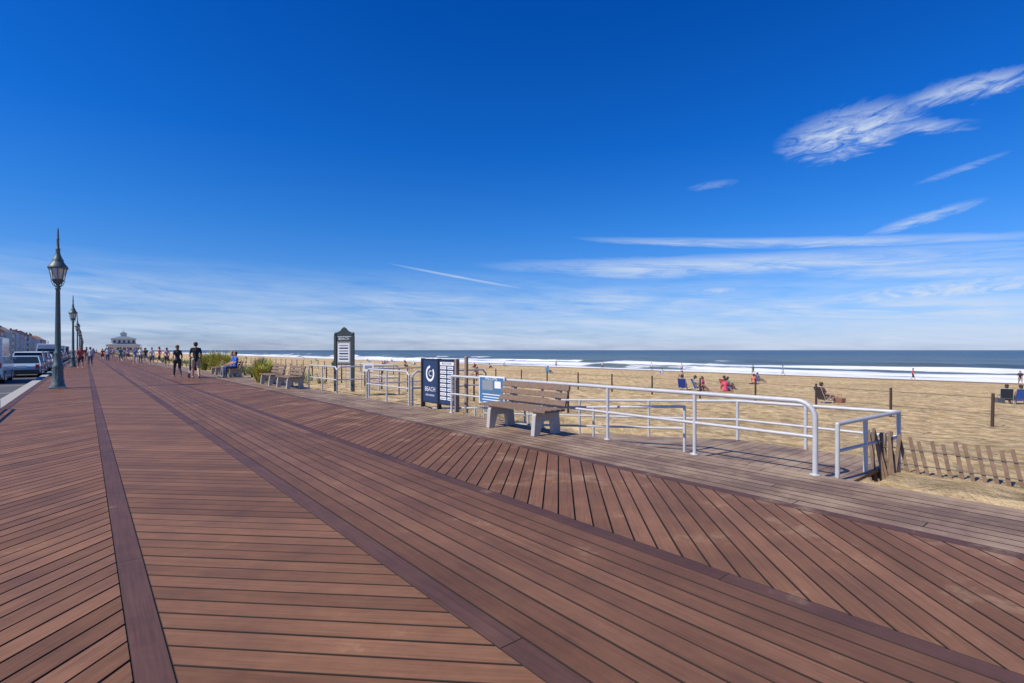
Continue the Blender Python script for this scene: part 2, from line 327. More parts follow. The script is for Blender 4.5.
vs_=[-x for x in reversed(vn[1:])]+vp; vv=[];ff=[]
for v in vs_:
    for u in us:
        wob=14*(noise.noise(Vector((u*.02,v*.02,1))))
        z=-3.05
        if u<420 and abs(v)<900:
            for c,h in((101,.25),(113,.9),(128,.45),(143,.8),(160,.4),(186,.7),(215,.5)):
                x=(u+wob-c); k=h*max(0,.3+1.4*noise.noise(Vector((c*1.3,v*.013,2)))+.35)
                z+=k*math.exp(-(x/(2.2 if x<0 else 5))**2)*sm(96,103,u)
            z+=.18*noise.noise(Vector((u*.12,v*.05,9)))*sm(98,112,u)
        vv.append((u,v,z))
nu=len(us)
for j in range(len(vs_)-1):
    for i in range(nu-1): ff.append((j*nu+i,j*nu+i+1,(j+1)*nu+i+1,(j+1)*nu+i))
sb=MB(); sb.add(vv,ff,seam,True); put(sb,'sea',fix=False)
# ---------------------------------------------------------------- street side
asphalt=mat('asphalt',(.085,.085,.088),.9,var=.2,scale=3,bump=.2); conc=mat('concrete_sidewalk',(.40,.38,.34),.85,var=.12,scale=4,bump=.2)
land=mat('town_ground',(.16,.16,.12),.95,var=.3,scale=.05); paint=mat('road_paint',(.7,.7,.68),.7)
g=MB(); g.add([(-12000,-3000,-.37),(6.6,-3000,-.37),(6.6,14000,-.37),(-12000,14000,-.37)],[(0,1,2,3)],land); put(g,'ground')
g=MB(); g.add([(-18,-200,-.36),(-2.2,-200,-.36),(-2.2,1500,-.36),(-18,1500,-.36)],[(0,1,2,3)],asphalt)
for v in range(0,300,6):
    g.add([(-4.5,v,-.356),(-2.3,v,-.356),(-2.3,v+.12,-.356),(-4.5,v+.12,-.356)],[(0,1,2,3)],paint)
for v in range(0,600,9): g.add([(-10.6,v,-.356),(-10.45,v,-.356),(-10.45,v+3,-.356),(-10.6,v+3,-.356)],[(0,1,2,3)],paint)
put(g,'road')
g=MB(); g.box((-1.92,600,-.29),(.56,1600,.18),conc); put(g,'sidewalk')
g=MB(); g.box((-20,600,-.28),(4,1600,.16),conc); put(g,'sidewalk')
# ---------------------------------------------------------------- pipe railings
steel=mat('painted_steel',(.50,.505,.51),.5,metal=.1,var=.18,scale=9)
wood=mat('weathered_wood',(.20,.13,.09),.75,var=.4,scale=18,bump=.4); greyw=mat('grey_wood',(.28,.21,.16),.85,var=.3,scale=15,bump=.4)
concl=mat('cast_concrete',(.42,.40,.37),.85,var=.15,scale=20,bump=.3)
rr=.026
g=MB(); ZT=.85
vps=[2.31,3.84,5.38,6.92,8.45,9.98]
bend=[(6.5,2.31,0),(6.5,2.31,ZT-.2)]+[(6.5,2.31+.2*(1-math.cos(t)),ZT-.2+.2*math.sin(t)) for t in [math.pi/2*k/6 for k in range(1,7)]]+[(6.5,9.98,ZT)]
g.pipe(bend,rr*1.15,steel,10)
g.pipe([(6.5,2.31,.44),(6.5,9.98,.44)],rr*.85,steel)
for v in vps[1:]: g.cyl((6.5,v,0),(6.5,v,ZT),rr,rr,steel)
for v in vps: g.lathe([(.06,0),(.06,.012),(0,.012)],steel,12,(6.5,v,0.003))
put(g,'pipe_railing')
g=MB()
for k in range(14):
    v=2.0+k*.15; g.box((7.5,v+.071,-.065),(1.75,.142,.04),dmo,rnd=R.random())
v=4.1; L_=7.2; n=48
for k in range(n):
    t=k/n; z=-.07-.68*t; g.box((7.5,v+L_*(t+.5/n),z),(1.75,L_/n-.008,.04),dmo,Matrix.Rotation(-math.atan(.68/L_),3,'X'),rnd=R.random())
for u in(6.66,8.36):
    g.box((u,3.05,-.2),(.05,2.1,.22),dmo); g.box((u,v+L_/2,-.5),(.05,L_,.2),dmo,Matrix.Rotation(-math.atan(.68/L_),3,'X'))
put(g,'beach_ramp',rnd=True)
g=MB()
def zr(v): return -.05-.68*max(0,min(1,(v-4.1)/7.2))
z1,z2=.60,.29
g.pipe([(6.62,2.12,-.05),(6.62,2.12,z1),(8.35,1.95,z1+.02),(8.35,1.95,-.6)],rr,steel); g.pipe([(6.62,2.12,z2),(8.35,1.95,z2)],rr*.8,steel)
g.cyl((7.35,2.05,-.05),(7.35,2.05,z1),rr,rr,steel)
g.pipe([(8.35,1.95,z1+.02),(8.35,4.15,z1),(8.35,11.2,zr(11.2)+.82)],rr,steel)
g.pipe([(8.35,1.95,z2),(8.35,4.15,z2),(8.35,11.2,zr(11.2)+.45)],rr*.8,steel)
for v in(3.1,4.15,5.9,7.7,9.4,11.2): 
    zt=z1 if v<=4.15 else z1+(zr(11.2)+.82-z1)*(v-4.15)/7.05
    g.cyl((8.35,v,zr(v)-.25),(8.35,v,zt),rr,rr,steel)
g.pipe([(6.75,4.15,-.05),(6.75,4.15,.62),(6.75,11.2,zr(11.2)+.7),(6.75,11.2,zr(11.2)-.1)],rr*.85,steel)
g.pipe([(6.75,4.15,.3),(6.75,11.2,zr(11.2)+.35)],rr*.7,steel)
for v in(5.9,7.7,9.4): g.cyl((6.75,v,zr(v)),(6.75,v,.62+(zr(11.2)+.08)*(v-4.15)/7.05),rr*.8,rr*.8,steel)
put(g,'ramp_railing')
def railrun(u0,v0,u1,v1,n,ext=0,H=.88,zb=None):
    g=MB(); a=Vector((u0,v0)); b=Vector((u1,v1))
    z0=-.4 if ext else 0
    if zb is not None: z0=zb
    g.pipe([(u0,v0,z0),(u0,v0,H-.1),(u0+(u1-u0)*.05,v0+(v1-v0)*.05,H),(u1-(u1-u0)*.05,v1-(v1-v0)*.05,H),(u1,v1,H-.1),(u1,v1,z0)],rr,steel)
    g.pipe([(u0,v0,H*.5),(u1,v1,H*.5)],rr*.8,steel)
    for k in range(1,n):
        p=a.lerp(b,k/n); g.cyl((p.x,p.y,z0),(p.x,p.y,H),rr,rr,steel)
    return put(g,'pipe_railing')
railrun(6.5,12.0,6.5,14.6,2); railrun(6.5,14.6,8.6,14.7,1,1); railrun(6.6,12.0,9.0,12.0,2,1)
railrun(6.5,17.0,6.5,19.8,2); railrun(6.5,17.0,8.8,17.0,2,1); railrun(8.8,17.0,8.8,22,3,1)
railrun(-1.62,14.2,-1.62,17.6,2,0,.30,-.2)
# ---------------------------------------------------------------- benches
def bench(u,v,h=0):
    g=MB(); Lh=.90
    for y in(-.62,.62):
        for q in ([(-.32,0),(-.19,0),(-.12,.24),(-.27,.38),(-.29,.34)],[(.14,0),(.31,0),(.27,.38),(.10,.24)],[(-.27,.38),(-.12,.24),(.10,.24),(.27,.38),(.20,.405),(-.27,.405)],[(.20,.40),(.27,.37),(.37,.80),(.31,.82)]):
            g.prism(q,y-.045+R.uniform(0,.002),y+.045,concl,axis=1)
    for k in range(4):
        g.box((-.25+k*.125,0,.428),(.108,2*Lh,.042),wood)
    rt=Matrix.Rotation(math.atan(.10/.42),3,'Y')
    for k in range(3):
        t=k/2; g.box((.20+.085*t,0,.535+.255*t),(.04,2*Lh,.098),wood,rt)
    for y in(-.62,.62):
        for k in range(4): g.cyl((-.25+k*.125,y,.449),(-.25+k*.125,y,.453),.012,.012,steel,8)
    return put(g,'park_bench',u,v,0,h,bevel=.006)
bench(6.08,7.0)
bench(6.05,20.6); bench(6.05,23.0); bench(6.1,30.8); bench(6.1,34.5)
# ---------------------------------------------------------------- signs
navy=mat('navy_panel',(.02,.045,.12),.35,var=.1); white=mat('white_vinyl',(.78,.78,.76),.5,var=.05); black=mat('black_frame',(.02,.02,.022),.45); bluep=mat('blue_panel',(.06,.17,.33),.4)
grayp=mat('grey_print',(.25,.27,.3),.5)
FM=Matrix(((0,0,-1,0),(-1,0,0,0),(0,1,0,0),(0,0,0,1)))
def tm(x,y,z): return Matrix.Translation((x,y,z))@FM
g=MB()
for y in(10.0,10.78,11.56): g.box((6.66,y,.62),(.09,.07,1.24),black if y!=10.0 else greyw)
for y0 in(10.78,10.0):
    yc=y0+.39; g.box((6.66,yc,.68),(.05,.70,1.04),navy); g.box((6.66,yc,1.215),(.07,.70,.03),black); g.box((6.66,yc,.145),(.07,.70,.03),black)
yc=11.17
for a in range(28):
    t0=2*math.pi*a/28; t1=2*math.pi*(a+1)/28
    if 3<=a<=6: continue
    g.add([(6.632,yc-.20*math.cos(t0),.86+.20*math.sin(t0)),(6.632,yc-.20*math.cos(t1),.86+.20*math.sin(t1)),(6.632,yc-.14*math.cos(t1),.86+.14*math.sin(t1)),(6.632,yc-.14*math.cos(t0),.86+.14*math.sin(t0))],[(0,1,2,3)],white)
g.text('BEACH',.16,tm(6.632,yc,.42),white); g.text('information',.09,tm(6.632,yc,.30),white)
g.text('C',.22,tm(6.632,yc,.79),white)
yc=10.39
g.box((6.632,yc,1.12),(.006,.60,.08),white)
for k in range(8):
    z=1.02-k*.105
    g.box((6.632,yc+.16,z),(.006,.26,.07),white); g.box((6.632,yc-.15,z),(.006,.24,.07),white)
    g.box((6.627,yc+.16,z),(.003,.2,.02),grayp); g.box((6.627,yc-.15,z),(.003,.17,.02),bluep)
g.text('BEACH RULES',.07,tm(6.627,yc,1.10),navy)
put(g,'information_board')
g=MB(); g.cyl((6.75,9.75,0),(6.75,9.75,1.28),.045,.045,greyw,10); g.ell((6.75,9.75,1.28),(.045,.045,.03),greyw); put(g,'wooden_post')
g=MB(); g.box((6.44,8.38,.62),(.025,.86,.58),white); g.box((6.425,8.38,.62),(.006,.80,.52),bluep)
for k in range(4): g.box((6.420,8.38,.50-k*.055+.03),(.004,.6-.08*(k%2),.018),white)
g.box((6.420,8.50,.72),(.004,.36,.2),grayp); g.box((6.420,8.16,.74),(.004,.2,.14),white); g.text('WELCOME',.085,tm(6.418,8.38,.83),white)
put(g,'notice_panel')
kd=mat('kiosk_dark',(.035,.045,.045),.5)
g=MB()
for y in(-.325,.325): g.box((0,y,.98),(.09,.09,1.96),kd); g.ell((0,y,2.0),(.06,.06,.07),kd)
g.box((0,0,1.42),(.05,.56,.98),kd); g.box((-.028,0,1.36),(.006,.50,.76),grayp)
g.box((-.033,0,1.36),(.004,.42,.64),white)
for k in range(6): g.box((-.037,0,1.61-k*.095),(.004,.34,.05),navy if k%2 else grayp)
g.prism([(-.345,1.93),(.345,1.93),(.275,2.06),(.135,2.12),(.075,2.2),(0,2.25),(-.075,2.2),(-.135,2.12),(-.275,2.06)],-.03,.03,kd)
g.text('BEACH',.13,tm(-.032,0,1.80),white)
put(g,'information_kiosk',6.95,17.5,0,math.radians(40))
def postsign(u,v,h,cols):
    g=MB(); g.cyl((0,0,-.3),(0,0,h),.025,.025,steel); 
    z=h-.2
    for c,hh in cols: g.box((-.03,0,z),(.01,.34,hh-.02),c); g.box((-.037,0,z),(.004,.24,hh*.35),grayp if c==white else white); z-=hh
    put(g,'beach_sign',u,v,0,.8)
postsign(8.2,20.0,1.62,[(white,.2),(bluep,.3)]); postsign(7.0,15.6,1.1,[(white,.3)])
# ---------------------------------------------------------------- street lamps
iron=mat('lamp_iron_green',(.095,.135,.13),.5,metal=.1,var=.25,scale=8); glass=mat('frosted_glass',(.55,.55,.5),.15)
def lamp(u,v):
    g=MB()
    g.box((0,0,.03),(.50,.50,.06),conc)
    g.lathe([(.22,.06),(.22,.14),(.19,.18),(.19,.30),(.165,.36),(.15,.75),(.17,.80),(.17,.86),(.13,.92),(.105,1.25),(.125,1.3),(.125,1.35),(.085,1.42),(.07,2.6),(.058,3.72),(.085,3.74),(.085,3.80),(.06,3.84),(.06,3.92),(.11,3.98),(.17,4.06),(.19,4.12)],iron,16)
    for k in range(12):
        t=2*math.pi*k/12; g.cyl((.16*math.cos(t),.16*math.sin(t),.36),(.145*math.cos(t),.145*math.sin(t),.75),.012,.012,iron,6)
        g.cyl((.083*math.cos(t),.083*math.sin(t),1.45),(.058*math.cos(t),.058*math.sin(t),3.7),.010,.008,iron,5)
    g.lathe([(.15,4.12),(.19,4.25),(.235,4.42),(.25,4.52)],glass,16)
    for k in range(8):
        t=2*math.pi*k/8; c,s_=math.cos(t),math.sin(t)
        g.pipe([(.19*c,.19*s_,4.1),(.215*c,.215*s_,4.28),(.265*c,.265*s_,4.54)],.013,iron,6)
        g.pipe([(.06*c,.06*s_,3.84),(.14*c,.14*s_,3.9),(.2*c,.2*s_,4.08)],.010,iron,5)
    g.lathe([(.17,4.52),(.30,4.52),(.31,4.56),(.285,4.62),(.20,4.74),(.17,4.80),(.17,4.86),(.13,4.93),(.085,5.05),(.06,5.2),(.075,5.23),(.075,5.27),(.045,5.32),(.04,5.6),(.05,5.63),(.035,5.68),(.028,6.0),(.0,6.1)],iron,16)
    put(g,'street_lamp',u,v)
for k in range(9): lamp(-.80,25.9+31*k)
# ---------------------------------------------------------------- sand fence
g=MB(); slat=mat('fence_slat',(.21,.14,.095),.9,var=.45,scale=10,bump=.5); wire=mat('wire',(.12,.1,.09),.5,metal=.6)
def slat_at(u,v,lean,h=.56,z=-.2):
    rt=Matrix.Rotation(lean,3,'X')@Matrix.Rotation(R.uniform(-.12,.12),3,'Z'); c=Vector((u,v,z))+rt@Vector((0,0,h/2)); g.box(c,(.011,.037,h),slat,rt)
def fu(q): return 7.72+.05*math.sin(q*1.3)
v=1.90
while v>-11:
    slat_at(fu(v)+R.uniform(-.004,.004),v,-.20+R.uniform(-.05,.05),R.uniform(.54,.60)); v-=R.uniform(.092,.108)
for k in range(9): slat_at(7.67+R.uniform(-.08,.06),1.98+R.uniform(-.16,.12),R.uniform(-.32,.12),R.uniform(.58,.68))
for z in(.06,.24):
    for o in(-.015,.015): g.pipe([(fu(q)+o,q+.04,z-.01) for q in [1.95-.5*k for k in range(26)]],.004,wire,5)
for v in(1.98,-.9,-3.8,-6.7): g.box((7.79,v,.05),(.06,.06,.70),greyw)
put(g,'sand_fence')
# ---------------------------------------------------------------- beach posts + wire
rust=mat('post_brown',(.055,.035,.025),.8,var=.3)
g=MB(); pts=[]
for k in range(50):
    v=-3.1+3.0*k; u=23.2+2.6*sm(0,14,v)+R.uniform(-.15,.15); 
    zb=ground_z(u,v); ln=R.uniform(-.03,.03); g.cyl((u,v,zb-.2),(u+ln,v+ln,zb+1.15),.05,.045,rust,7); pts.append((u,v,zb))
for z in(.45,1.0): g.pipe([(p[0],p[1],p[2]+z) for p in pts],.008,wire,4)
put(g,'post_and_wire_fence')
g=MB(); pts=[]
for k in range(30):
    v=13+3.0*k; u=13.5+R.uniform(-.2,.2); zb=ground_z(u,v); g.cyl((u,v,zb-.2),(u,v,zb+1.15),.045,.04,rust,7); pts.append((u,v,zb))
for z in(.5,.98): g.pipe([(p[0],p[1],p[2]+z) for p in pts],.007,wire,4)
put(g,'post_and_wire_fence')
# ---------------------------------------------------------------- people
def capsule_mesh(bm,a,b,ra,rb,flat=1):
    a=Vector(a);b=Vector(b)
    for c,r_ in((a,ra),(b,rb)): 
        bmesh.ops.create_uvsphere(bm,u_segments=12,v_segments=8,radius=r_,matrix=Matrix.Translation(c)@Matrix.Diagonal((1,flat,1,1)))
    d=b-a; 
    if d.length<1e-4: return
    q=d.normalized().to_track_quat('Z','Y').to_matrix().to_4x4()
    geo=bmesh.ops.create_cone(bm,cap_ends=True,segments=12,radius1=ra,radius2=rb,depth=d.length)
    bmesh.ops.transform(bm,matrix=Matrix.Translation((a+b)/2)@Matrix.Diagonal((1,flat,1,1))@q,verts=geo['verts'])
POSES={}
POSES['stand']=dict(pel=(0,0,.95),che=(0,.01,1.33),nek=(0,-.005,1.50),hed=(0,.02,1.655),
 el=[(-.235,-.03,1.14),(.235,-.03,1.14)],wr=[(-.23,.09,.90),(.23,.09,.90)],kn=[(-.11,.02,.50),(.11,.03,.50)],an=[(-.12,-.02,.09),(.13,-.02,.09)],toe=[(-.14,.15,.04),(.15,.15,.04)])
POSES['walk']=dict(pel=(0,0,.93),che=(0,.03,1.31),nek=(0,.03,1.48),hed=(0,.06,1.635),
 el=[(-.23,-.12,1.14),(.23,.06,1.12)],wr=[(-.22,-.05,.90),(.20,.22,.95)],kn=[(-.10,.17,.53),(.10,.0,.49)],an=[(-.10,.27,.10),(.10,-.28,.16)],toe=[(-.10,.45,.08),(.10,-.13,.05)])
POSES['push']=dict(pel=(0,0,.93),che=(0,.05,1.31),nek=(0,.06,1.48),hed=(0,.09,1.635),
 el=[(-.25,.06,1.12),(.25,.06,1.12)],wr=[(-.19,.30,1.04),(.19,.30,1.04)],kn=[(-.10,.17,.53),(.10,.0,.49)],an=[(-.10,.27,.10),(.10,-.28,.16)],toe=[(-.10,.45,.08),(.10,-.13,.05)])
POSES['sit']=dict(pel=(0,0,.55),che=(0,-.05,.93),nek=(0,-.05,1.10),hed=(0,-.01,1.255),
 el=[(-.24,.02,.78),(.24,.02,.78)],wr=[(-.14,.26,.68),(.14,.26,.68)],kn=[(-.14,.44,.53),(.14,.44,.53)],an=[(-.14,.46,.09),(.14,.50,.09)],toe=[(-.15,.63,.04),(.15,.67,.04)])
POSES['low']=dict(pel=(0,0,.32),che=(0,-.14,.68),nek=(0,-.16,.85),hed=(0,-.13,1.005),
 el=[(-.25,-.03,.52),(.25,-.03,.52)],wr=[(-.24,.22,.46),(.24,.22,.46)],kn=[(-.14,.42,.46),(.14,.42,.44)],an=[(-.14,.76,.09),(.14,.80,.09)],toe=[(-.15,.86,.18),(.15,.90,.18)])
POSES['towel']=dict(pel=(0,0,.12),che=(0,.02,.50),nek=(0,.05,.66),hed=(0,.10,.81),
 el=[(-.24,.12,.38),(.24,.12,.38)],wr=[(-.14,.33,.40),(.14,.33,.40)],kn=[(-.14,.40,.46),(.14,.40,.44)],an=[(-.12,.62,.09),(.12,.66,.09)],toe=[(-.13,.80,.05),(.13,.84,.05)])
def V3(t): return Vector(t)
def figure(pose,vox,shorts=True,female=False):
    p=POSES[pose]; bm=bmesh.new(); bones=[]
    def cap(a,b,ra,rb,lab,flat=1): capsule_mesh(bm,a,b,ra,rb,flat); bones.append((V3(a),V3(b),max(ra,rb),lab))
    pel,che,nek,hed=map(V3,(p['pel'],p['che'],p['nek'],p['hed'])); sw=.165 if not female else .14
    wst=pel.lerp(che,.5)
    cap(pel+V3((-.06,0,-.02)),pel+V3((.06,0,-.02)),.115,.115,'pants',.85)
    cap(pel,wst,.14,.125 if not female else .105,'shirt' ,.8); cap(wst,che,.125 if not female else .105,.15,'shirt',.8)
    cap(che+V3((-.07,0,.02)),che+V3((.07,0,.02)),.12,.12,'shirt',.8)
    for i,s_ in enumerate((-1,1)):
        s0=che.lerp(nek,.62)+V3((s_*sw,0,0))
        cap(che.lerp(nek,.7),s0,.07,.062,'shirt')
        e=V3(p['el'][i]); wri=V3(p['wr'][i]); md=s0.lerp(e,.6)
        cap(s0,md,.062,.05,'shirt'); cap(md,e,.047,.04,'skin'); cap(e,wri,.042,.027,'skin')
        hd=(wri-e).normalized(); cap(wri,wri+hd*.07,.028,.03,'skin',.75)
        hp=pel+V3((s_*.09,0,-.03)); kn=V3(p['kn'][i]); an=V3(p['an'][i]); to=V3(p['toe'][i])
        if shorts: m_=hp.lerp(kn,.85); cap(hp,m_,.098,.078,'pants'); cap(m_,kn,.06,.055,'skin')
        else: cap(hp,kn,.098,.068,'pants')
        cm_=kn.lerp(an,.35); lb='skin' if shorts else 'pants'
        cap(kn,cm_,.056,.06,lb); cap(cm_,an,.06,.038,lb); cap(an+V3((0,-.02,-.035)),to,.045,.036,'shoe')
    cap(nek+V3((0,0,-.05)),hed+V3((0,-.015,-.06)),.055,.052,'skin')
    cap(hed+V3((0,.012,-.05)),hed+V3((0,-.005,.035)),.068,.088,'skin'); 
    cap(hed+V3((0,.085,.005)),hed+V3((0,.108,-.025)),.010,.015,'skin')
    for s_ in(-1,1): cap(hed+V3((s_*.085,0,.01)),hed+V3((s_*.085,-.005,-.03)),.016,.012,'skin')
    me=bpy.data.meshes.new('tmp'); bm.to_mesh(me); bm.free(); ob=bpy.data.objects.new('tmp',me); scene.collection.objects.link(ob)
    rm=ob.modifiers.new('r','REMESH'); rm.mode='VOXEL'; rm.voxel_size=vox; rm.use_smooth_shade=True
    s2=ob.modifiers.new('s','SMOOTH'); s2.iterations=3; s2.factor=.5
    dg=bpy.context.evaluated_depsgraph_get(); m2=bpy.data.meshes.new_from_object(ob.evaluated_get(dg))
    bpy.data.objects.remove(ob)
    labs=['skin','shirt','pants','shoe','hair','dark']
    vs=[v.co.copy() for v in m2.vertices]; fs=[];mi=[]
    for f in m2.polygons:
        c=f.center; best=None;bd=9
        for a,b,r_,lb in bones:
            ab=b-a; t=max(0,min(1,(c-a).dot(ab)/max(1e-9,ab.length_squared))); d=(c-(a+ab*t)).length-r_
            if d<bd: bd=d;best=lb
        fs.append(tuple(f.vertices)); mi.append(labs.index(best))
    bpy.data.meshes.remove(m2)
    x=MB(); mats={l:cm((i*.1+.05,.2,.2)) for i,l in enumerate(labs)}
    x.mats=[mats[l] for l in labs]
    x.ell(hed+V3((0,-.02,.035)),(.096,.100,.088),mats['hair'],12,8)
    x.ell(hed+V3((0,-.045,-.015)),(.088,.068,.085),mats['hair'],12,8)
    if female: x.ell(hed+V3((0,-.085,-.09)),(.06,.045,.13),mats['hair'],10,8)
    for s_ in(-1,1): x.ell(hed+V3((s_*.032,.088,.008)),(.012,.008,.007),mats['dark'],8,5)
    x.box(hed+V3((0,.090,-.058)),(.042,.008,.008),mats['dark'])
    for i,s_ in enumerate((-1,1)):
        e=V3(p['el'][i]); wri=V3(p['wr'][i]); hd=(wri-e).normalized(); acr=V3((1,0,0)).cross(hd).normalized()
        inn=V3((-s_,0,0)); base=wri+hd*.085
        for k,ln in enumerate((.038,.044,.042,.034)):
            o=base+acr*(.028-.018*k); k1=o+hd*ln; k2=k1+(hd*.75+inn*.6).normalized()*ln*.7
            x.pipe([o,k1,k2],.0085,mats['skin'],6); x.ell(k2,(.008,.008,.008),mats['skin'],6,4)
        o=wri+hd*.03+acr*.026; k1=o+(hd*.6+acr*.7+inn*.3).normalized()*.035; k2=k1+(hd+inn*.3).normalized()*.028
        x.pipe([o,k1,k2],.010,mats['skin'],6)
    o=len(vs); vs+=[V3(q) for q in x.v]; fs+=[tuple(o+k for k in f) for f in x.f]; mi+=x.m
    return vs,fs,mi
_fig={}
skins=[(.55,.33,.23),(.42,.24,.16),(.6,.38,.28)]
def person(u,v,z,h,pose,shirt,pants,hair=(.05,.03,.02),shorts=True,female=False,vox=.024,skin=0,scale=1,shoe=(.3,.3,.3)):
    key=(pose,shorts,female,vox)
    if key not in _fig: _fig[key]=figure(pose,vox,shorts,female)
    vs,fs,mi=_fig[key]
    me=bpy.data.meshes.new('person'); me.from_pydata(vs,[],fs)
    for c in(skins[skin],shirt,pants,shoe,hair,(.02,.015,.015)): me.materials.append(cm(c,.75))
    me.polygons.foreach_set('material_index',mi); me.polygons.foreach_set('use_smooth',[True]*len(fs)); me.update()
    o=bpy.data.objects.new('person',me); scene.collection.objects.link(o); o.location=W(u,v,z); o.rotation_euler=(0,0,TH+h); o.scale=(scale,)*3
    return o
PI=math.pi
person(4.30,30.2,0,-.05,'push',(.012,.012,.014),(.40,.33,.25),vox=.014,scale=1.06,skin=0)
person(3.75,32.2,0,.1,'walk',(.03,.03,.035),(.03,.03,.035),hair=(.12,.06,.03),shorts=False,female=True,vox=.014,scale=.98)
person(6.12,30.4,.0,PI/2,'sit',(.03,.12,.5),(.03,.06,.15),vox=.02,shorts=False); person(6.12,31.1,.0,PI/2,'sit',(.04,.10,.35),(.25,.25,.28),vox=.02,shorts=False)
cols=[((.6,.6,.6),(.05,.07,.15)),((.02,.02,.02),(.3,.25,.2)),((.5,.06,.05),(.03,.03,.04)),((.1,.25,.5),(.5,.45,.4)),((.7,.7,.65),(.1,.12,.2)),((.55,.3,.35),(.05,.05,.06)),((.05,.2,.12),(.25,.22,.2))]
spots=[(.35,62,0),(.1,75,PI),(1.9,95,0),(2.6,97,PI),(3.6,80,PI),(4.4,86,0),(2.9,120,0),(4.9,60,PI),(5.3,72,0),(1.3,140,PI),(3.5,150,0),(5.0,110,0),(4.3,130,PI),(.8,170,0),(2.4,190,0),(5.6,95,PI),(-.3,52,PI),
 (4.0,66,PI),(4.5,67,PI),(5.7,56,0),(3.1,74,0),(2.2,84,PI),(4.7,101,PI),(5.9,64,PI/2),(.9,104,0),(5.8,80,0),(3.3,112,PI)]
for i,(u,v,h) in enumerate(spots):
    a,b_=cols[i%7]; person(u,v,0,h+R.uniform(-.2,.2),'walk' if i%3 else 'stand',a,b_,female=bool(i%2),shorts=bool(i%3),vox=.026,skin=i%3,scale=R.uniform(.93,1.05))
g=MB(); sc_=mat('stroller_fabric',(.03,.03,.035),.8)
for s_ in(-.22,.22):
    g.pipe([(s_,-.42,1.0),(s_,-.3,.9),(s_,.30,.15)],.014,steel,6); g.pipe([(s_,.12,.55),(s_,-.25,.14)],.012,steel,6)
    for y in(-.27,.33): g.cyl((s_-.02,y,.13),(s_+.02,y,.13),.13,.13,black,14)
g.pipe([(-.22,-.42,1.04),(.22,-.42,1.04)],.016,black,6)
g.prism([(-.18,.42),(.22,.38),(.30,.48),(-.05,.52),(-.22,.95),(-.30,.92)],-.19,.19,sc_); g.prism([(-.28,.92),(-.12,1.08),(.10,1.02),(.16,.88),(.06,.93),(-.1,.97)],-.2,.2,sc_)
put(g,'baby_stroller',4.34,31.05,0,-.05)
def beach_chair(u,v,h,col):
    z=ground_z(u,v); g=MB(); fab=cm(col,.8); 
    for s_ in(-.27,.27):
        g.pipe([(s_,.28,.0),(s_,.25,.24),(s_,-.12,.20),(s_,-.42,.86)],.013,steel,6); g.pipe([(s_,-.30,.0),(s_,.22,.42),],.012,steel,6); g.pipe([(s_,.26,.42),(s_,-.24,.48)],.018,cm((.3,.2,.12)),6); g.pipe([(s_,.28,.012),(s_,-.30,.012)],.012,steel,6)
    g.add([(-.26,.25,.235),(.26,.25,.235),(.26,-.12,.195),(-.26,-.12,.195)],[(0,1,2,3)],fab); g.add([(-.26,-.12,.195),(.26,-.12,.195),(.26,-.41,.85),(-.26,-.41,.85)],[(0,1,2,3)],fab)
    g.pipe([(-.27,-.42,.86),(.27,-.42,.86)],.013,steel,6)
    put(g,'beach_chair',u,v,z,h)
def sitter(u,v,h,ch,sh,pa,**k):
    beach_chair(u,v,h,ch); person(u,v,ground_z(u,v)-.02,h,'low',sh,pa,**k)
def toweler(u,v,h,tw,sh,pa,**k):
    z=ground_z(u,v)+.05; g=MB(); t=cm(tw,.9)
    n=8; vs=[(-.45+.9*i/4,-.5+1.7*j/n,.012*math.sin(i*2.1+j*1.7)) for j in range(n+1) for i in range(5)]
    g.add(vs,[(j*5+i,j*5+i+1,(j+1)*5+i+1,(j+1)*5+i) for j in range(n) for i in range(4)],t,True); put(g,'beach_towel',u,v,z+.02,h,fix=False)
    person(u,v,z,h,'towel',sh,pa,**k)
def bag(u,v,col):
    g=MB(); z=ground_z(u,v); c=cm(col,.8); g.prism([(-.22,0),(.22,0),(.26,.3),(-.26,.3)],-.12,.12,c); g.pipe([(0,-.14,.28),(0,-.1,.48),(0,.1,.48),(0,.14,.28)],.012,c,6); put(g,'beach_bag',u,v,z,R.uniform(0,3),bevel=.02)
def XY(x,y): return (x*C+y*S,-x*S+y*C)
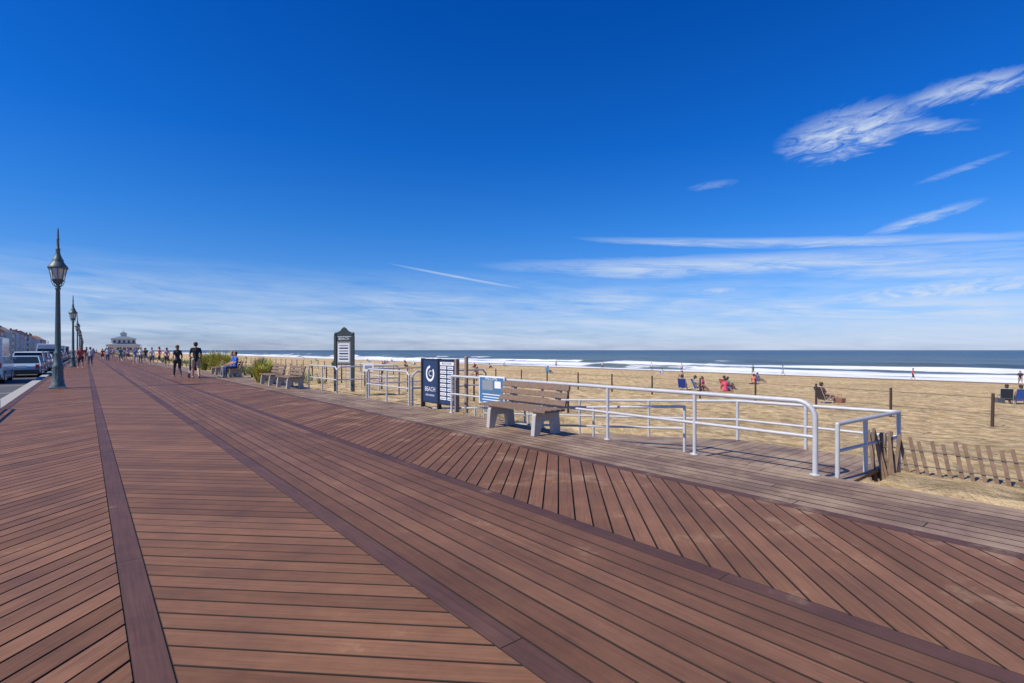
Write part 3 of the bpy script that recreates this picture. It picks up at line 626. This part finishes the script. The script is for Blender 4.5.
for (x,y,kind,h,ch,sh,pa) in [(12.0,36.0,'c',-1.2,(.02,.05,.3),(.03,.08,.35),(.05,.05,.1)),(12.75,35.2,'c',-2.3,(.04,.10,.4),(.45,.40,.3),(.3,.1,.1)),(13.9,37.2,'t',.4,(.6,.5,.15),(.55,.06,.2),(.1,.1,.3)),(14.5,34.8,'t',-.8,(.55,.15,.08),(.6,.08,.15),(.5,.1,.1)),(15.2,36.4,'c',-1.9,(.5,.07,.06),(.7,.1,.12),(.05,.05,.1)),(15.9,37.9,'t',-1.9,(.5,.1,.1),(.05,.25,.22),(.05,.05,.1)),
    (16.2,26.6,'c',-2.1,(.05,.04,.04),(.10,.05,.04),(.3,.14,.1)),(28.2,29.2,'c',-1.4,(.02,.03,.05),(.03,.05,.12),(.06,.06,.08)),(28.75,29.0,'c',-1.1,(.03,.10,.4),(.45,.12,.1),(.1,.1,.1)),(23.6,50,'t',-1.2,(.5,.4,.3),(.6,.2,.1),(.1,.1,.1)),(24.8,51.5,'c',-2,(.1,.1,.3),(.1,.1,.2),(.4,.3,.2)),(20,60,'t',0,(.5,.1,.1),(.3,.3,.3),(.1,.1,.1)),(5,70,'c',-1.4,(.1,.3,.5),(.6,.6,.6),(.1,.1,.3)),(-4,60,'t',1,(.5,.1,.1),(.6,.2,.1),(.1,.1,.3))]:
    u,v=XY(x,y); (sitter if kind=='c' else toweler)(u,v,h,ch,sh,pa,skin=R.randint(0,2),female=R.random()<.5)
for x,y,c in((13.2,35.6,(.5,.1,.3)),(15.0,35.6,(.1,.2,.5)),(16.9,26.4,(.25,.12,.08)),(27.4,28.8,(.1,.1,.12))): bag(*XY(x,y),c)
for k in range(26):
    u=R.uniform(30,88); v=R.uniform(45,200); (sitter if k%2 else toweler)(u,v,R.uniform(-2.5,0),cols[k%7][0],cols[(k+3)%7][0],cols[k%7][1])
for k in range(9):
    u=R.uniform(82,93); v=R.uniform(5,160); person(u,v,ground_z(u,v),R.uniform(0,6),'walk',cols[k%7][0],cols[k%7][1])
# ---------------------------------------------------------------- plants
leafg=mat('grass_green',(.13,.20,.045),.7,var=.5,scale=6); leafy=mat('grass_yellow',(.50,.44,.06),.7,var=.4,scale=6); leaft=mat('grass_tan',(.30,.25,.12),.8,var=.4,scale=6)
def tuft(g,u,v,z,n,h,spread,mats):
    for i in range(n):
        a=R.uniform(0,2*PI); rr_=R.random()**.6; bx=u+.2*spread*math.cos(a)*rr_; by=v+.2*spread*math.sin(a)*rr_
        hh=h*R.uniform(.55,1.1); o=spread*R.uniform(.2,1); m_=R.choice(mats); wd=.012+h*.008
        d=Vector((math.cos(a),math.sin(a))); s_=Vector((-d.y,d.x))*wd
        p=[Vector((bx,by,z)),Vector((bx+d.x*o*.35,by+d.y*o*.35,z+hh*.6)),Vector((bx+d.x*o,by+d.y*o,z+hh*R.uniform(.75,1)))]
        S3=Vector((s_.x,s_.y,0))
        g.add([p[0]-S3,p[0]+S3,p[1]+S3*.8,p[1]-S3*.8,p[2]],[(0,1,2,3),(3,2,4)],m_)
for (u,v,h,sp,mt) in [(6.0,25.0,.75,.55,[leafy,leafg,leafy]),(6.4,26.0,1.0,.65,[leafg,leafy,leafy]),(6.9,27.4,1.2,.6,[leafg,leafg,leaft]),(7.2,29.2,1.2,.6,[leafg,leaft]),(6.4,33.0,1.2,.7,[leafy,leafy,leafg]),(6.6,36,1.6,.9,[leafy,leafy,leafg]),(6.5,38.5,1.4,.8,[leafy,leafg,leafy]),(6.6,43,1.5,.8,[leafg,leafy])]:
    g=MB(); tuft(g,u,v,0 if u<6.6 else -.2,420,h+.1,sp,mt); put(g,'ornamental_grass',fix=False)
g=MB()
for k in range(800):
    v=R.uniform(24,240); u=R.uniform(7.2,12.5) if v>40 else R.uniform(7.2,10); tuft(g,u,v,ground_z(u,v)-.05,14,R.uniform(.4,.9),.35,[leafg,leaft,leafg])
put(g,'dune_grass',fix=False)
# ---------------------------------------------------------------- vehicles
tire=mat('tire',(.02,.02,.02),.8); rim=mat('wheel_rim',(.45,.45,.47),.3,metal=.7); wg=mat('car_glass',(.02,.03,.04),.08); tl=mat('tail_light',(.4,.02,.02),.3); hl=mat('head_light',(.7,.7,.7),.1); trimd=mat('car_trim',(.03,.03,.03),.5)
_cp={}
def car(u,v,h,col,kind='suv'):
    if col not in _cp: _cp[col]=mat('car_paint',col,.25,var=.02,coat=.6)
    g=MB(); bd=_cp[col]; Wd=.92
    dims=dict(suv=(2.35,1.0,1.68,-2.0,.85,-2.15,1.35),sedan=(2.35,.92,1.42,-1.35,.75,-1.95,1.3),van=(2.8,1.25,2.5,-2.65,1.7,-2.75,2.3))[kind]
    Lh,belt,top,rb,rf,gb,gf=dims
    body=[(-Lh,.35),(-Lh+.05,belt*.8),(gb,belt),(gf,belt),(Lh-.25,belt-.16),(Lh,belt-.35),(Lh,.33),(Lh-.45,.22),(-Lh+.4,.22)]
    g.prism(body,-Wd,Wd,bd)
    lo=[(gb,belt-.02),(gf,belt-.02)]; hi=[(rb,top-.05),(rf,top-.05)]
    wl=Wd-.03; wh=Wd-.17
    vs=[(-wl,lo[0][0],lo[0][1]),(wl,lo[0][0],lo[0][1]),(wl,lo[1][0],lo[1][1]),(-wl,lo[1][0],lo[1][1]),(-wh,hi[0][0],hi[0][1]),(wh,hi[0][0],hi[0][1]),(wh,hi[1][0],hi[1][1]),(-wh,hi[1][0],hi[1][1])]
    g.add(vs,[(0,1,5,4),(1,2,6,5),(2,3,7,6),(3,0,4,7),(4,5,6,7)],wg)
    g.prism([(rb-.04,top-.06),(rf+.05,top-.06),(rf-.15,top),(rb+.12,top)],-wh-.01,wh+.01,bd)
    if kind=='van':
        for s_ in(-1,1): g.prism([(-2.74,1.22),(.6,1.22),(.6,2.46),(-2.66,2.46)],s_*(wh+.02),s_*(wl+.01),bd)
        g.box((0,-2.74,2.2),(1.5,.06,.5),bd); g.box((0,-2.77,1.35),(1.7,.06,.25),bd)
    for s_ in(-1,1):
        for t in(0,.36,.68,1):
            a=Vector((s_*wl,lo[0][0]+(lo[1][0]-lo[0][0])*t,belt-.02)); b=Vector((s_*wh,hi[0][0]+(hi[1][0]-hi[0][0])*t,top-.05)); g.cyl(a,b,.035,.035,bd,6)
        for y in(-Lh*.6,Lh*.62):
            g.cyl((s_*(Wd-.2),y,.34),(s_*(Wd+.012),y,.34),.34,.34,tire,20); g.cyl((s_*(Wd),y,.34),(s_*(Wd+.02),y,.34),.21,.21,rim,14)
        g.box((s_*(Wd-.16),-Lh-.0,belt*.78),(.2,.06,.28),tl); g.box((s_*(Wd-.2),Lh-.01,belt-.42),(.3,.06,.16),hl); g.box((s_*(Wd+.08),gf-.35,belt+.08),(.16,.1,.13),bd)
        g.box((s_*(Wd+.004),0,.62),(.008,Lh*1.6,.02),trimd)
    g.box((0,-Lh-.03,.42),(1.7,.1,.2),trimd); g.box((0,Lh+.02,.40),(1.7,.08,.2),trimd); g.box((0,-Lh-.02,.72),(.5,.03,.14),white)
    return put(g,'parked_van' if kind=='van' else 'parked_car',u,v,-.36,h,bevel=.03)
car(-4.3,41,0,(.66,.67,.68),'van')
car(-3.2,48.5,0,(.30,.42,.52),'sedan'); car(-3.3,55,0,(.66,.66,.66),'suv')
cc=[(.6,.6,.6),(.55,.56,.58),(.05,.06,.08),(.65,.65,.63),(.25,.02,.02),(.08,.12,.2)]
for k in range(14): car(-3.3,61.5+6.2*k,0,cc[k%6],('suv','sedan','suv','van')[k%4])
car(-6.2,52,-.0,(.62,.62,.6),'suv')
for k in range(9): car(-13.5,50+11*k,PI,cc[(k+2)%6],('suv','sedan')[k%2])
# ---------------------------------------------------------------- buildings
def house(u,v,w_,d_,st,col,roofc=(.12,.11,.11),roof='gable',h=0,name='beach_house'):
    g=MB(); wall=cm(col,.8); rc=cm(roofc,.9); tr=cm((.75,.75,.73),.6); H=st*3.0
    g.box((0,0,H/2),(w_,d_,H),wall)
    if roof=='gable':
        g.prism([(-w_/2-.4,H),(w_/2+.4,H),(0,H+w_*.42)],-d_/2-.4,d_/2+.4,rc,axis=1); g.prism([(-w_/2+.3,H+.02),(w_/2-.3,H+.02),(0,H+w_*.42-.45)],-d_/2-.42,-d_/2-.38,wall,axis=1); g.box((0,-d_/2-.44,H+w_*.14),(1,.05,1.2),wg)
    elif roof=='hip':
        r_=[(-w_/2-.6,-d_/2-.6,H),(w_/2+.6,-d_/2-.6,H),(w_/2+.6,d_/2+.6,H),(-w_/2-.6,d_/2+.6,H),(-w_*.2,0,H+w_*.28),(w_*.2,0,H+w_*.28)]
        g.add(r_,[(0,1,5,4),(1,2,5),(2,3,4,5),(3,0,4),(3,2,1,0)],rc)
    else: g.box((0,0,H+.25),(w_+.3,d_+.3,.5),tr)
    for s in range(st):
        for fx,ax in((w_/2,0),(-w_/2,0),(-d_/2,1),(d_/2,1)):
            span=d_ if ax==0 else w_; n=max(2,int(span/3.0))
            for k in range(n):
                t=-span/2+span*(k+.5)/n; z=s*3+1.65; 
                sg=1 if fx>0 else -1
                if ax==0: g.box((fx+sg*.02,t,z),(.06,1.15,1.55),tr); g.box((fx+sg*.045,t,z),(.04,.85,1.25),wg)
                else: g.box((t,fx+sg*.02,z),(1.15,.06,1.55),tr); g.box((t,fx+sg*.045,z),(.85,.04,1.25),wg)
        g.box((w_/2+.9,0,s*3+.1),(1.8,d_,.18),tr)
        g.box((w_/2+1.75,0,s*3+1.05),(.06,d_,.06),tr)
        for k in range(5): g.box((w_/2+1.7,-d_/2+.15+(d_-.3)*k/4,s*3+1.6),(.16,.16,2.85),tr)
    g.box((-w_*.2,0,H+w_*.25),(.8,.8,w_*.5),cm((.3,.12,.08),.9))
    return put(g,name,u,v,-.3,h)
hc=[(.62,.60,.56),(.58,.34,.26),(.65,.64,.62),(.60,.52,.38),(.45,.50,.55),(.65,.65,.63),(.50,.26,.20),(.62,.56,.48)]
for k in range(26):
    house(-29+R.uniform(-1,1),120+k*17+R.uniform(-1,1),R.uniform(8,9.5),R.uniform(9,12),R.choice([2,3,3]),hc[k%8],roofc=R.choice([(.14,.13,.13),(.28,.13,.08),(.11,.12,.14)]),roof=R.choice(['gable','hip','gable','hip']))
house(-48,240,16,22,5,(.6,.45,.38),roof='flat',name='apartment_building'); house(-52,330,18,26,6,(.62,.6,.58),roof='flat',name='apartment_building')
g=MB(); wt=cm((.72,.72,.7),.7); gr=cm((.16,.20,.23),.8)
g.box((0,0,2),(13,18,4),wt); g.box((0,0,5.6),(9.5,13,3.0),wt)
def hip(cz,a,b,h,ra): 
    g.add([(-a,-b,cz),(a,-b,cz),(a,b,cz),(-a,b,cz),(-ra,-ra*1.5,cz+h),(ra,-ra*1.5,cz+h),(ra,ra*1.5,cz+h),(-ra,ra*1.5,cz+h)],[(0,1,5,4),(1,2,6,5),(2,3,7,6),(3,0,4,7),(4,5,6,7),(3,2,1,0)],gr)
hip(4.0,7.4,9.9,.8,4.4); hip(7.1,5.4,7.4,1.4,1.3); g.box((0,0,9.0),(2.6,2.6,1.6),wt); hip(9.8,1.7,1.7,1.2,.05); g.cyl((0,0,11),(0,0,13),.06,.03,steel,6)
for k in range(5):
    for z,a,b in((2.0,6.5,9),(5.7,4.75,6.5)):
        x=-a+2*a*(k+.5)/5; g.box((x,-b-.02,z),(a*.18,.08,1.3),wg)
        y=-b+2*b*(k+.5)/5; g.box((-a-.02,y,z),(.08,b*.18,1.3),wg)
for k in range(8): g.box((-7.1+14.2*k/7,-9.6,2),(.22,.22,4),wt)
put(g,'boardwalk_pavilion',15,330,0)
g=MB(); tg=mat('distant_foliage',(.05,.085,.035),.9,var=.5,scale=.6)
for k in range(60):
    u=-36-R.uniform(0,30); v=110+R.uniform(0,420); s_=R.uniform(2.2,4.0)
    g.cyl((u,v,-.3),(u,v,4),.25,.15,rust,6)
    for j in range(60):
        d=Vector((R.gauss(0,1),R.gauss(0,1),R.gauss(0,1))).normalized()*s_*R.random()**.4; c=Vector((u,v,4+s_*.4))+Vector((d.x,d.y,d.z*.8)); q=R.uniform(.35,.7)
        a=Vector((R.gauss(0,1),R.gauss(0,1),R.gauss(0,1))).normalized(); b_=a.orthogonal().normalized()
        g.add([c-a*q,c-b_*q,c+a*q,c+b_*q],[(0,1,2,3)],tg)
put(g,'distant_trees',fix=False)
scene.view_settings.view_transform='Standard'; scene.view_settings.look='None'; scene.view_settings.exposure=0
